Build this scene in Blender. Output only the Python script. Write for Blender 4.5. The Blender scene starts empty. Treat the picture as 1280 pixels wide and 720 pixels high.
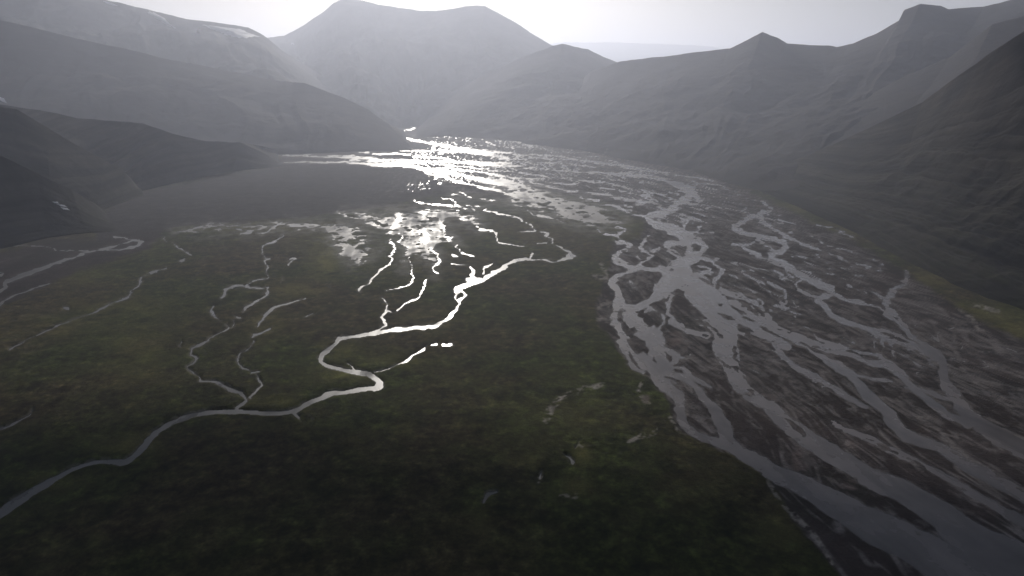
import bpy, math, numpy as np
from mathutils import Vector
from mathutils.bvhtree import BVHTree

# ------------------------------------------------------------------ camera, sky, sun, exposure
S = bpy.context.scene
H = 420.0                                   # flying height above the valley floor, metres
F = 853.0                                   # focal length in photo pixels
PITCH = math.radians(17.26)
cam_d = bpy.data.cameras.new('camera'); cam = bpy.data.objects.new('camera', cam_d)
S.collection.objects.link(cam); S.camera = cam
cam.location = (0, 0, H); cam.rotation_euler = (math.pi/2 - PITCH, 0, 0)
cam_d.sensor_width = 36.0; cam_d.lens = 36.0*F/1280.0
cam_d.clip_start = 1.0; cam_d.clip_end = 150000.0

SUN_EL, SUN_AZ = math.radians(19.5), math.radians(-6.5)
W = bpy.data.worlds.new('World'); S.world = W; W.use_nodes = True
nt = W.node_tree; bg = nt.nodes['Background']
sky = nt.nodes.new('ShaderNodeTexSky'); sky.sky_type = 'NISHITA'; sky.sun_disc = False
sky.sun_elevation = SUN_EL; sky.sun_rotation = SUN_AZ % (2*math.pi)
sky.altitude = 500.0; sky.air_density = 1.0; sky.dust_density = 1.5; sky.ozone_density = 0.2
hs = nt.nodes.new('ShaderNodeHueSaturation'); hs.inputs['Saturation'].default_value = 0.75; hs.inputs['Value'].default_value = 0.86
nt.links.new(sky.outputs[0], hs.inputs['Color']); nt.links.new(hs.outputs[0], bg.inputs[0]); bg.inputs[1].default_value = 0.05
sun_d = bpy.data.lights.new('sun', 'SUN'); sun = bpy.data.objects.new('sun', sun_d)
S.collection.objects.link(sun); sun_d.energy = 3.7; sun_d.angle = math.radians(0.55); sun_d.color = (1.0, 0.945, 0.865)
sd = Vector((math.sin(SUN_AZ)*math.cos(SUN_EL), math.cos(SUN_AZ)*math.cos(SUN_EL), math.sin(SUN_EL)))
sun.rotation_euler = sd.to_track_quat('Z', 'Y').to_euler(); sun.location = (0, 0, 3000)
S.view_settings.view_transform = 'Standard'; S.view_settings.look = 'None'
S.view_settings.exposure = -0.01; S.view_settings.gamma = 1.0; S.view_settings.use_curve_mapping = False
S.render.engine = 'CYCLES'
cy = S.cycles; cy.use_denoising = True; cy.volume_bounces = 2; cy.max_bounces = 6
cy.diffuse_bounces = 2; cy.glossy_bounces = 2; cy.use_adaptive_sampling = False; cy.sample_clamp_indirect = 6.0
HAZE_DENSITY, HAZE_G, HAZE_COL = 0.000103, 0.56, (0.795, 0.842, 0.985)

# ------------------------------------------------------------------ numeric helpers
cp, sp_ = math.cos(PITCH), math.sin(PITCH)
def ray(px, py):
    a = (np.asarray(px, float)-640)/F; b = (360-np.asarray(py, float))/F
    return a, cp + b*sp_, -sp_ + b*cp        # x right, y forward, z up
def ground_pt(px, py, z=0.0):
    x, y, zz = ray(px, py); t = (z-H)/zz
    return x*t, y*t
def at(px, py, Y):
    x, y, z = ray(px, py); t = Y/y
    return float(x*t), float(Y), float(H+z*t)

_rs = np.random.RandomState(11)
_G = _rs.normal(size=(512, 3)); _G /= np.linalg.norm(_G, axis=1)[:, None]
_P = _rs.permutation(512)
def perlin(x, y, z=0.0):
    x, y = np.broadcast_arrays(np.asarray(x, float), np.asarray(y, float)); z = np.broadcast_to(np.asarray(z, float), x.shape)
    xi, yi, zi = np.floor(x).astype(int), np.floor(y).astype(int), np.floor(z).astype(int)
    xf, yf, zf = x-xi, y-yi, z-zi
    f = lambda t: t*t*t*(t*(t*6-15)+10)
    u, v, w = f(xf), f(yf), f(zf)
    def g(dx, dy, dz):
        h = _P[(_P[(_P[(xi+dx) & 511] + yi+dy) & 511] + zi+dz) & 511]; q = _G[h]
        return q[..., 0]*(xf-dx) + q[..., 1]*(yf-dy) + q[..., 2]*(zf-dz)
    def l(a, b, t): return a + t*(b-a)
    flat = not np.any(z)
    r0 = l(l(g(0,0,0), g(1,0,0), u), l(g(0,1,0), g(1,1,0), u), v)
    if flat: return r0*1.6
    r1 = l(l(g(0,0,1), g(1,0,1), u), l(g(0,1,1), g(1,1,1), u), v)
    return l(r0, r1, w)*1.6
def fbm(x, y, n=4, gain=0.5, z=0.0, seed=0.0, spacing=None, wl=1.0):
    """wl = wavelength of the first octave, spacing = sample distance: octaves finer than it fade out"""
    r = 0; a = 1.0; s = 1.0/wl; tot = 0
    for k in range(n):
        o = perlin(x*s + seed*17.3 + k*5.1, y*s - seed*9.7 + k*3.3, z*s if np.any(z) else 0.0)*a
        if spacing is not None: o = o*np.clip(wl/2**k/spacing/1.6 - 0.6, 0, 1)
        r = r + o; tot += a; a *= gain; s *= 2
    return r/tot*1.5
def sstep(a, b, x):
    t = np.clip((x-a)/(b-a), 0, 1); return t*t*(3-2*t)

def mesh_from_grid(name, co, keep=None, attrs=None, smooth=True):
    """co: rows x cols x 3; keep: boolean per cell"""
    R, C, _ = co.shape
    idx = np.arange(R*C).reshape(R, C)
    q = np.stack([idx[:-1, :-1], idx[:-1, 1:], idx[1:, 1:], idx[1:, :-1]], -1)
    if keep is not None: q = q[keep]
    q = q.reshape(-1, 4)
    used = np.unique(q); remap = np.zeros(R*C, int); remap[used] = np.arange(len(used))
    q = remap[q]; v = co.reshape(-1, 3)[used]
    # normals up
    n = len(q)
    if n:
        a, b, c = v[q[:, 0]], v[q[:, 1]], v[q[:, 2]]
        nz = ((b-a)[:, 0]*(c-a)[:, 1] - (b-a)[:, 1]*(c-a)[:, 0])
        if np.sum(nz) < 0: q = q[:, ::-1]
    me = bpy.data.meshes.new(name)
    me.vertices.add(len(v)); me.vertices.foreach_set('co', v.astype(np.float32).ravel())
    me.loops.add(n*4); me.loops.foreach_set('vertex_index', q.astype(np.int32).ravel())
    me.polygons.add(n); me.polygons.foreach_set('loop_start', (np.arange(n)*4).astype(np.int32))
    me.polygons.foreach_set('use_smooth', np.full(n, smooth))
    if attrs:
        for k, a in attrs.items():
            if a.ndim == 3:
                at_ = me.attributes.new(k, 'FLOAT_COLOR', 'POINT'); c4 = np.ones((len(v), 4), np.float32)
                c4[:, :3] = a.reshape(-1, 3)[used]; at_.data.foreach_set('color', c4.ravel())
            else:
                at_ = me.attributes.new(k, 'FLOAT', 'POINT'); at_.data.foreach_set('value', a.reshape(-1)[used].astype(np.float32))
    me.update(); me.validate()
    return me
def link(name, me, mat, kind=None, label=None, category=None, group=None):
    o = bpy.data.objects.new(name, me); S.collection.objects.link(o)
    if mat: me.materials.append(mat)
    if kind: o['kind'] = kind
    if label: o['label'] = label
    if category: o['category'] = category
    if group: o['group'] = group
    return o

# ------------------------------------------------------------------ materials
def newmat(name):
    m = bpy.data.materials.new(name); m.use_nodes = True
    return m, m.node_tree, m.node_tree.nodes['Principled BSDF']
def nd(t, typ, **kw):
    n = t.nodes.new(typ)
    for k, v in kw.items():
        if k in n.inputs: n.inputs[k].default_value = v
        else: setattr(n, k, v)
    return n
def coords(t, scale=(1, 1, 1)):
    tc = nd(t, 'ShaderNodeTexCoord'); mp = nd(t, 'ShaderNodeMapping'); mp.inputs['Scale'].default_value = scale
    t.links.new(tc.outputs['Object'], mp.inputs['Vector']); return mp.outputs[0]

def ground_mat():
    m, t, b = newmat('valley floor soil')
    L = t.links.new
    at_ = nd(t, 'ShaderNodeAttribute', attribute_name='albedo')
    c = coords(t)
    n1 = nd(t, 'ShaderNodeTexNoise', Scale=0.03, Detail=9.0, Roughness=0.68)
    n2 = nd(t, 'ShaderNodeTexNoise', Scale=0.35, Detail=5.0, Roughness=0.7)
    for n in (n1, n2): L(c, n.inputs['Vector'])
    m1 = nd(t, 'ShaderNodeMapRange'); m1.inputs[1].default_value = .28; m1.inputs[2].default_value = .72; m1.inputs[3].default_value = .55; m1.inputs[4].default_value = 1.45
    L(n1.outputs[0], m1.inputs[0])
    m2 = nd(t, 'ShaderNodeMapRange'); m2.inputs[1].default_value = .3; m2.inputs[2].default_value = .7; m2.inputs[3].default_value = .72; m2.inputs[4].default_value = 1.28
    L(n2.outputs[0], m2.inputs[0])
    mu = nd(t, 'ShaderNodeMath', operation='MULTIPLY'); L(m1.outputs[0], mu.inputs[0]); L(m2.outputs[0], mu.inputs[1])
    vm = nd(t, 'ShaderNodeVectorMath', operation='SCALE'); L(at_.outputs['Color'], vm.inputs[0]); L(mu.outputs[0], vm.inputs['Scale'])
    L(vm.outputs[0], b.inputs['Base Color'])
    ro = nd(t, 'ShaderNodeAttribute', attribute_name='rough'); L(ro.outputs['Fac'], b.inputs['Roughness'])
    sa = nd(t, 'ShaderNodeAttribute', attribute_name='gloss'); L(sa.outputs['Fac'], b.inputs['Specular IOR Level'])
    n3 = nd(t, 'ShaderNodeTexNoise', Scale=0.12, Detail=8.0, Roughness=0.7); L(c, n3.inputs['Vector'])
    bu = nd(t, 'ShaderNodeBump', Strength=0.8, Distance=3.0); L(n3.outputs[0], bu.inputs['Height']); L(bu.outputs[0], b.inputs['Normal'])
    return m
def rock_mat(name, c0, c1, c2, scale=0.004, z_lo=0.0, z_hi=900.0, green=0.5):
    m, t, b = newmat(name); L = t.links.new
    c = coords(t)
    n1 = nd(t, 'ShaderNodeTexNoise', Scale=scale, Detail=10.0, Roughness=0.66, Distortion=0.4); L(c, n1.inputs['Vector'])
    c2v = coords(t, (1, 1, 3.2))
    n2 = nd(t, 'ShaderNodeTexNoise', Scale=scale*5, Detail=8.0, Roughness=0.72); L(c2v, n2.inputs['Vector'])
    mix = nd(t, 'ShaderNodeMix', data_type='RGBA'); mix.inputs[6].default_value = (*c0, 1); mix.inputs[7].default_value = (*c1, 1)
    r = nd(t, 'ShaderNodeMapRange'); r.inputs[1].default_value = .36; r.inputs[2].default_value = .64; L(n1.outputs[0], r.inputs[0]); L(r.outputs[0], mix.inputs[0])
    g = nd(t, 'ShaderNodeNewGeometry'); sx = nd(t, 'ShaderNodeSeparateXYZ'); L(g.outputs['Position'], sx.inputs[0])
    zr = nd(t, 'ShaderNodeMapRange'); zr.inputs[1].default_value = z_lo; zr.inputs[2].default_value = z_hi; zr.inputs[3].default_value = green; zr.inputs[4].default_value = 0.0
    L(sx.outputs['Z'], zr.inputs[0])
    md = nd(t, 'ShaderNodeMath', operation='MULTIPLY'); L(zr.outputs[0], md.inputs[0])
    r2 = nd(t, 'ShaderNodeMapRange'); r2.inputs[1].default_value = .35; r2.inputs[2].default_value = .6; L(n2.outputs[0], r2.inputs[0]); L(r2.outputs[0], md.inputs[1])
    mx = nd(t, 'ShaderNodeMix', data_type='RGBA'); L(md.outputs[0], mx.inputs[0]); L(mix.outputs[2], mx.inputs[6]); mx.inputs[7].default_value = (*c2, 1)
    ba = nd(t, 'ShaderNodeAttribute', attribute_name='band'); bm_ = nd(t, 'ShaderNodeMapRange'); bm_.inputs[1].default_value = .2; bm_.inputs[2].default_value = .85; bm_.inputs[3].default_value = .5; bm_.inputs[4].default_value = 1.7
    L(ba.outputs['Fac'], bm_.inputs[0]); vs_ = nd(t, 'ShaderNodeVectorMath', operation='SCALE'); L(mx.outputs[2], vs_.inputs[0]); L(bm_.outputs[0], vs_.inputs['Scale'])
    L(vs_.outputs[0], b.inputs['Base Color']); b.inputs['Roughness'].default_value = 0.95; b.inputs['Specular IOR Level'].default_value = 0.05
    n3 = nd(t, 'ShaderNodeTexNoise', Scale=0.02, Detail=9.0, Roughness=0.7); L(c, n3.inputs['Vector'])
    bu = nd(t, 'ShaderNodeBump', Strength=0.5, Distance=12.0); L(n3.outputs[0], bu.inputs['Height']); L(bu.outputs[0], b.inputs['Normal'])
    return m
def water_mat(name, col, rough, bump=0.05, scale=0.25):
    m, t, b = newmat(name); L = t.links.new
    c = coords(t)
    n = nd(t, 'ShaderNodeTexNoise', Scale=0.02, Detail=6.0, Roughness=0.6); L(c, n.inputs['Vector'])
    r = nd(t, 'ShaderNodeMapRange'); r.inputs[1].default_value = .3; r.inputs[2].default_value = .7; r.inputs[3].default_value = .8; r.inputs[4].default_value = 1.2
    L(n.outputs[0], r.inputs[0])
    vm = nd(t, 'ShaderNodeVectorMath', operation='SCALE'); vm.inputs[0].default_value = col
    ta = nd(t, 'ShaderNodeAttribute', attribute_name='tone'); tm = nd(t, 'ShaderNodeMath', operation='MULTIPLY'); L(ta.outputs['Fac'], tm.inputs[0]); L(r.outputs[0], tm.inputs[1]); L(tm.outputs[0], vm.inputs['Scale']); L(vm.outputs[0], b.inputs['Base Color'])
    r2 = nd(t, 'ShaderNodeMapRange'); r2.inputs[1].default_value = .3; r2.inputs[2].default_value = .7; r2.inputs[3].default_value = rough*.8; r2.inputs[4].default_value = rough*1.25
    L(n.outputs[0], r2.inputs[0]); rm = nd(t, 'ShaderNodeMath', operation='MULTIPLY'); L(r2.outputs[0], rm.inputs[0]); L(ta.outputs['Fac'], rm.inputs[1]); L(rm.outputs[0], b.inputs['Roughness'])
    b.inputs['IOR'].default_value = 1.33
    n2 = nd(t, 'ShaderNodeTexNoise', Scale=scale, Detail=4.0, Roughness=0.6); L(c, n2.inputs['Vector'])
    bu = nd(t, 'ShaderNodeBump', Strength=bump, Distance=1.0); L(n2.outputs[0], bu.inputs['Height']); L(bu.outputs[0], b.inputs['Normal'])
    return m
M_ground = ground_mat()
M_river = water_mat('silty braided river water', (0.15, 0.132, 0.13), 0.26, 0.10, 0.2)
M_river.node_tree.nodes['Principled BSDF'].inputs['IOR'].default_value = 1.42
M_stream = water_mat('clear stream water', (0.15, 0.145, 0.145), 0.36, 0.06, 0.3)
M_pool = water_mat('shallow wetland water', (0.20, 0.19, 0.185), 0.60, 0.3, 0.2)
M_near = rock_mat('dark mossy scree', (0.015, 0.014, 0.015), (0.050, 0.043, 0.037), (0.022, 0.024, 0.012), 0.006, 0, 420, .85)
M_mid = rock_mat("brown volcanic slope", (0.032, 0.029, 0.031), (0.060, 0.053, 0.050), (0.04, 0.042, 0.028), 0.003, 0, 500, .5)
M_far = rock_mat("bare grey mountain rock", (0.025, 0.025, 0.028), (0.12, 0.11, 0.105), (0.05, 0.05, 0.04), 0.0015, 0, 500, .3)
M_snow, _t, _b = newmat('old summer snow')
_n = nd(_t, 'ShaderNodeTexNoise', Scale=0.03, Detail=6.0); _t.links.new(coords(_t), _n.inputs['Vector'])
_x = nd(_t, 'ShaderNodeMix', data_type='RGBA'); _x.inputs[6].default_value = (.50, .50, .52, 1); _x.inputs[7].default_value = (.82, .83, .86, 1)
_t.links.new(_n.outputs[0], _x.inputs[0]); _t.links.new(_x.outputs[2], _b.inputs['Base Color']); _b.inputs['Roughness'].default_value = .7

# ------------------------------------------------------------------ survey of the channels: (photo x, photo y, width) along each centre line
TR = {}
def T(g, s, w=None):
    """s: 'x,y[,w] x,y[,w] ...'; a missing width repeats the last one"""
    pts = []; last = w or 2.0
    for tok in s.split():
        v = [float(q) for q in tok.split(',')]
        if len(v) == 3: last = v[2]
        pts.append((v[0], v[1], last))
    TR.setdefault(g, []).append(pts)
# --- main braided river
R_ = 'river'
T(R_, '740,215,2 764,216,2.5 785,218,2.5 815,222,3 830,225,4 845,231,7 862,237,13 858,246,11 851,252,8 841,261,8 826,266,8 811,272,9 819,279,9 837,285,13 852,291,17 860,300,13')
T(R_, '741,202,2 768,206,4 785,208,5 802,212,5 796,219,2.5 785,218,2'); T(R_, '862,237,9 873,249,8 879,252,3'); T(R_, '851,252,6 866,254,3 877,252,2')
T(R_, '852,266,3 866,272 879,277,2 881,279 875,284 871,289 862,290'); T(R_, '843,262,3 836,270 834,277 838,284'); T(R_, '852,277,4 862,272,3 856,284,4')
T(R_, '875,292,1.6 890,291'); T(R_, '802,211,2 824,215 852,220 886,225 899,231,2.4 918,240,1.5 931,246,2.5 952,252,2.5 964,261,3 955,265,5 948,268,8 935,274,5 917,283,6 930,291,7 947,294,6 966,298,5 981,306,7 979,312,6.5 964,319,7 962,322,7 981,330,7 1001,343,8 1016,351,7 1031,360,11 1039,364,12 1029,369,10 1020,375,5 1029,381,6 1039,392,6 1050,400,6 1069,406,6 1089,411,5 1106,412,3.5 1121,418,4 1140,429,5 1157,439,6 1175,449,7')
T(R_, '856,223,2.5 864,227,2 886,230 899,231'); T(R_, '949,268,8 960,282,6 975,290,4.5 990,299,4 1005,305,4 1020,310,2.6 1039,317,2.4 1059,326,2.4 1102,338,2')
T(R_, '947,296,5 956,306,4.5 967,312,3'); T(R_, '945,302,2 928,307,2 913,307'); T(R_, '926,309,4 939,315,5 956,323,4'); T(R_, '1001,349,3 997,354,4 997,362,4 1007,367,4 1020,373,4')
T(R_, '969,338,2 979,344,2.5 994,351,2'); T(R_, '962,352,2 979,362,2.5 982,371,3 981,380,2.5 975,379,2 974,372'); T(R_, '971,382,2 984,384 997,391 1014,397,1.6'); T(R_, '996,395,2.5 1003,405,2.5 1011,411,2.5 1016,420,3 1027,426,4 1050,432,4 1080,441,4 1099,445,5 1116,457,6')
T(R_, '1069,406,5 1095,416,5 1110,424,6 1125,429,5 1140,434,4 1157,441,4'); T(R_, '1102,426,3 1104,441,2.5'); T(R_, '1113,428,3 1118,448,2.5'); T(R_, '1041,366,4 1057,373,4 1084,379,3.5 1099,384,5 1114,397,6')
T(R_, '1134,340,5 1131,354,6 1119,361,6 1110,373,9 1110,384,9 1119,396,9 1129,408,8 1138,418,7 1153,429,8 1167,440,9 1177,450,11 1179,464,12 1180,479,13 1194,496,15 1212,518,18 1237,539,20 1280,562,22 1345,595,26 1430,640,30')
T(R_, '1060,357,2 1070,361 1084,366'); T(R_, '1089,363,1.8 1103,372,2'); T(R_, '986,289,1.6 1012,294 1031,306,2 1050,311,1.6 1069,315 1106,330')
T(R_, '1012,277,1.4 1039,285 1069,298')
T(R_, '860,300,13 850,303,6 842,304,8 833,307,7 842,315,8 855,324,12 861,327,18'); T(R_, '862,298,10 874,302,8 881,309,7 874,318,10 864,322,14'); T(R_, '858,302,4 864,311,4 858,318,4')
T(R_, '861,326,18 849,336,22 846,345,28 836,352,22'); T(R_, '859,345,28 870,360,36 879,371,37 889,382,36 894,394,35 904,405,34 907,420,28 904,431,26 907,446,22 917,465,18 924,482,19 941,495,17 960,506,16 980,526,18 1001,542,20 1027,559,22 1056,576,24 1087,596,25 1130,615,29 1171,639,34 1209,669,40 1280,705,46 1400,770,60')
T(R_, '874,332,3 882,333,2 887,337,3 878,341,3 870,343,4'); T(R_, '875,321,3 890,325,4 900,334,4 906,337,4 898,343,5 890,353,7 889,362,8'); T(R_, '881,318,3 896,323,3')
T(R_, '836,352,18 825,362,12 814,373,13 799,381,14 787,384,17'); T(R_, '810,350,3 817,356,5 826,362,5'); T(R_, '747,286,2 751,290,2 764,292,3 772,294,4 777,300,4.5 785,304,4 787,307,3.5 776,314,5 766,321,5 774,326,7 784,332,7 795,336,8 786,339,7 772,345,7 765,352,8 771,364,10 774,375,12 784,384,15 789,396,21 795,407,15 808,412,20 821,418,16 817,429,14')
T(R_, '769,281,2.5 781,288,2.5 774,293,3'); T(R_, '762,294,2 768,300 776,304,2'); T(R_, '813,295,2 804,302,4 801,311,5 808,318,4 814,321,4 802,330,7 795,336,7'); T(R_, '814,315,2 825,309'); T(R_, '804,336,4 817,338,4 825,336,7 832,343,9 842,345,14')
T(R_, '774,375,9 769,390,8 767,401,6 774,412,8 778,424,8 784,432,9 795,441,9 808,452,10 821,463,15 825,474,19 840,486,19 849,500,15 850,512,11 852,525,10 862,536,9 881,546,11 898,553,15 915,557,20 930,569,17 949,578,18 967,591,21 994,602,25 1020,617,30 1056,636,36 1090,655,42 1140,680,46 1220,730,56 1320,790,70')
T(R_, '774,426,6 778,437,4 787,450,5 793,459,5 806,465,5'); T(R_, '817,429,12 814,441,8 812,449,5'); T(R_, '821,418,14 832,437,9 847,446,12 836,457,7 822,458,6'); T(R_, '847,446,7 861,448,4 864,443,2'); T(R_, '840,458,3 855,461,7 862,472,6 876,478,4 887,485,3')
T(R_, '825,466,10 847,469,8 866,482,9 879,495,12 894,514,14 904,531,17 909,547,20'); T(R_, '812,386,5 824,392,4 830,400,3 826,408,4'); T(R_, '836,372,6 833,384,5 836,394,6 846,404,7 860,412,7 884,420,8'); T(R_, '840,370,4 832,366,5 822,376,3 806,388,4'); T(R_, '852,392,3 862,396,4 875,402,6 888,400,10')
T(R_, '905,377,9 919,381,9 947,397,11 975,414,12 1005,426,11 1031,435,8 1059,442,7 1087,452,7 1116,459,10 1124,466,11 1137,481,9 1156,497,10 1182,516,12 1209,530,10')
T(R_, '1005,427,8 1020,437,7 1042,454,11 1064,470,12 1079,490,10 1096,505,13 1115,524,18 1130,542,16 1171,559,13 1220,585,15 1290,625,18 1400,680,20'); T(R_, '1064,466,9 1083,471,6 1115,477,4 1134,484,3')
T(R_, '906,379,7 937,403,6 962,420,5 975,439,7 994,456,7 1020,472,7 1040,484,6 1062,499,6 1083,509,6'); T(R_, '912,405,5 924,416,4 956,433,3.5 973,444,3'); T(R_, '900,360,3 928,371,3 949,382,4 960,392,5 966,403,6 972,411,6'); T(R_, '898,362,4 932,377,3 956,396,4')
T(R_, '921,429,2.5 925,446,4 934,459,2'); T(R_, '928,467,3 943,484,4 956,491,4'); T(R_, '1040,527,5 1059,537,5 1077,544,7 1106,559,8 1170,590,9 1240,630,12 1300,662,14 1400,705,16'); T(R_, '1137,481,4 1180,498,4 1196,500,4')
T(R_, '789,396,22 800,412,20 812,425,18 826,445,14 835,462,12'); T(R_, '774,405,6 790,440,6 806,458,8'); T(R_, '905,380,12 925,400,14 950,415,12 985,433,10')
# far threads of the same river
for s in ('600,188,2.2 625,189,2 647,192,1.6 702,195,1.6 712,198,2 741,202,2', '600,193,2.2 616,195,2 634,199,3 662,198,1.4 709,199,1.6', '600,204,3 631,205,2.4 662,209,2 694,213,2.2 725,216,2.2 766,216,2.4 800,220,2', '600,207,2 655,208,1.6',
    '662,227,2 687,234,2.2 725,240,2.4 756,243,3 780,249,3 815,253,3 830,260,3', '740,242,2 777,247,2.4 800,250,2', '725,246,2 740,250,2.5 774,259,3 781,266,3 807,271,3', '781,262,2 791,259,2 777,255,2', '796,253,2 815,261,2', '740,234,1.3 783,240,1.3 815,247,1.6',
    '828,242,1.6 834,246 845,251', '608,178,2 619,181', '623,175,1.8 628,173', '637,173,2.2 642,175 655,180,1.8 664,184,1.8', '640,184,2 643,186', '680,186,1.3 694,190', '712,198,1.5 745,196,1.2 770,203,1.5', '640,215,1.2 700,222,1 760,230,1.2 800,238,1', '650,201,1 700,204,1.2 745,209,1', '680,228,1 720,230,1.6 716,226,1', '600,212,1.2 650,215,1'):
    T(R_, s)
# bright head of the outwash
for s in ('505,172,2 521,176,2.2 537,179,2.2 550,181,3 561,183,3.4 577,186,4 592,188,4.6 611,190,2.5 640,191,1.6', '545,181,3 540,186,1.6', '500,188.5,1.1 547,188,1.5 575,189,2 592,191,3 617,194,2.2 636,198,2.4', '517,195.6,2 542,197,2.2 555,198,2.6 567,200.6,2',
    '527,202,1.6 555,202.5,2 574,203,3.4 592,204,4 605,206,3 640,207.5,2', '585,202,2 640,204,1.6', '465,192,1.4 480,192.5,2 499,192,2 512,194,1.5', '356,202.5,1 423,203,1.6 448,204,2.6 473,206,4 498,207,4.2 517,208,3.4 530,210.6,4 545,213,6 560,215,6.4 577,219,3.4 592,223,4 611,226,6.6 630,229,7 645,233,6',
    '530,214,2.4 540,218,2.4 555,220,2.6 562,224,3 575,227,3 586,230,2.2 605,235,2.5 624,238,2.6 632,242,3 645,246,3.4', '540,210,1.8 567,211,1.8 586,214,2.4 605,216,2.4 619,217.5,2.4 625,222,2.4 636,228,3', '480,199,2.6 505,200,2.6 526,201,2', '495,202.5,2 524,204,1.8 534,206,2 536,208,2',
    '340,194,1 377,194.6,1.2 423,196.7,2 448,197,2.6 486,200,2', '409,194.6,1 444,193.7,1.1', '448,190.4,1.2 461,191', '627,223,2.6 639,227.5,3 662,234,3', '625,219,1.3 647,223,1.6 678,224,1.2', '639,232,3 650,240,3 662,246,3', '545,205,1.4 575,208,1.2 610,211,1.3', '430,199.5,1.4 470,201.5,2 500,204,2'):
    T('head', s)
T('gorge', '495,165.4,2.8 500,164.4,1.8 507,163,1.4 513,162,1.6 518,159.5,1.8 514,158,1')
# streams of the left plain
A_ = 'meander'
T(A_, '719,320,2 715,320,3 701,324,2 691,326,2 677,323.6,2 660,323.6,2 649,325,3 637,329,4 627,335,4 615,343,4 597,352,4.4 585,356,4 575,360,5')
T(A_, '575,360,4 570,366,2.6 572,373,2.6 573.7,377,4'); T(A_, '576,360,4 580,365,3 581,371,3.4 574,377,4 570,387,4.4 560,397,4.8 547,405,5 527,409,4.2 494,413,4 460,418,4 427,422.7,4 419,427,5 411,435,6 403,444.5,6 400,451,6 406.6,457,5.5 419,460,5 433,462.5,5 447,465,6 460,468,6.4 469,472.7,7 474,478,6.5 470.6,485,6 458,486,4.2 442.5,488,4.4 427,490,4 413,491,4.6 400,497.6,6 380,508,6 370,514,6 352,517,5 333,517,5 300,515,5 267,515,6 240,518,4.2 217,525,5 200,535,6 187,547,7.4 173,563,9 157,577,7 143,578,6 127,577,5 100,583,5.4 77,592,7 50,608,8 27,623,9 0,640,11 -20,655,12 -70,690,14 -140,740,16')
T(A_, '367,517,4 375,523,3'); T(A_, '694,307,1.8 704,312,2 715,319,2.2'); T(A_, '682,293,1.6 691,298,2 691,304,2'); T(A_, '665,317,2 661,323,2')
T(A_, '588,334,3 591,340,3.6 593,348,5'); T(A_, '583,349,3 599,348,5'); T(A_, '615,331,1.5 605,334,2 604,341.6,2.4'); T(A_, '436,454,1.6 442,459,2 444,463,2')
T('brook', '304,491,3.6 289,486,3.8 273,478,3.4 264,475,3.2 252,475,2.8 250,470,1.6 242,465,2 235,458,2.2 245,451,2.5 243,446,2.5 236,442.5,3 240,436,2.6 251,431,3 261,427,2.6 265,422,2 276,415,2 285,409,2.4 282.5,405,2')
T('brook', '300,490,3 307,495,3.4 308,500,3.6 303,505,4 294,510,3.6')
T('brook_b', '291,400,1.2 293,404,1.2 289,408,1'); T('brook_b', '295,395,1.7 301,396,1.7'); T('brook_b', '304,390,1.5 307,385.5,2 320,378,1.5 331,369,2 335.6,361,2.2 327,362,2 309,359,2.4 300,357,2.8 284,361,2 275.6,371,3.6'); T('brook_b', '267,384,3 267,391,4.2 274,399,1.6')
T('brook_b', '307,357,1.8 318,350,1.5 335.6,347,1.5 332,342,2.6 331,337,1.5 334,331,1.6 330,327,1.5 340,324,2'); T('brook_b', '338,324,1.5 333,323,1.6 327,313,1.6 333,305.6,2.4 344,302,1.6 354,294,1.5')
T('brook_c', '380,373,1.2 360,378,2 347,383,3 338,389,3.8 329,396,2 322,407,1.5'); T('brook_c', '339,410,1.6 328,414,2 315,420,3.6'); T('brook_c', '317,425,1.3 311,436,1.5 300,442,1.6 298,452,1.8 304,460,3 311,462,2.6'); T('brook_c', '314,466,2 326,464,2'); T('brook_c', '320,467,1.4 321.6,471,2.4 324,477,3 326,482,3 320,489,2.6 312,497,2.8')
T('side', '468,465.6,1.3 480,463,1.4 494,458.6,1.4 505,453,2.2 513,448,3 517.5,443,2.8 530,435,2'); T('side', '539,430.5,1.6 545.6,429,2.6')
T('arm', '477.5,372.5,1.5 482.5,380,2.5 483,388,3 477,396,3.5 480,402,4 482,407,3 474,412,2.5 468,416,2'); T('arm', '484,389,2 490,390,1.5'); T('arm_b', '533,349,2 529,360,2.5 522,372,2.5 508,378,2.5 497,388,2')
T('arm_c', '485,296,1.2 490,303,3 493,310,3.6 494.5,313.6,3 489,320,3 487.5,328,2.8 481,335,2.8 473,340,2.6 467,347,2.6 457,356,2.6 449,362,3 451,365,1.4'); T('arm_c', '494,289,1.8 503,294,2 498,301,2')
T('arm_d', '528,287,2.4 537,296,3 540,300,3'); T('arm_d', '538,310,2.2 547,320,2 551,327.5,2.6 540,335,2 547.5,341.7,2.8'); T('arm_d', '513,322,1.4 517,347,1.6 507,357,1.8 483,364,1.4')
for s in ('517,249,1.6 523,253,1.8 541,256,1.6 566,256.6,1.8', '550,246,1.6 562,249,2 569,253,2.2 573,258,2.6', '572,239,1.4 580,242,1.8 586,247,2 592,248,1.4', '424,265,1.6 434,271,1.8 448,273,1.4', '218,290,1.6 255,282,2', '260,282,1.6 300,282,1.5', '296,287,1.4 315,289 302,292', '330,291,2 344,282,2.6 351,279,2', '362,282,1.8 400,282,2.4'):
    T('wetland_s', s)
T('plain_a', '603,264,2.2 610,261,1.6'); T('plain_a', '603,264,2 619,266.6,2 633,269,2 652,275,1.9 665,282,1.9 668.6,287,2 666,289,1.8 647.5,289,1.8'); T('plain_a', '674,290,1.8 683,291,2 684,296,1.4'); T('plain_a', '669,303,1.5 682,303,1.5')
T('plain_b', '596,284,1.6 607,288,1.6 620,290,1.8 622,298,2.4 623,303,2.2 638,306,2'); T('plain_b', '638,306,1.2 656,308.5,1')
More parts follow.
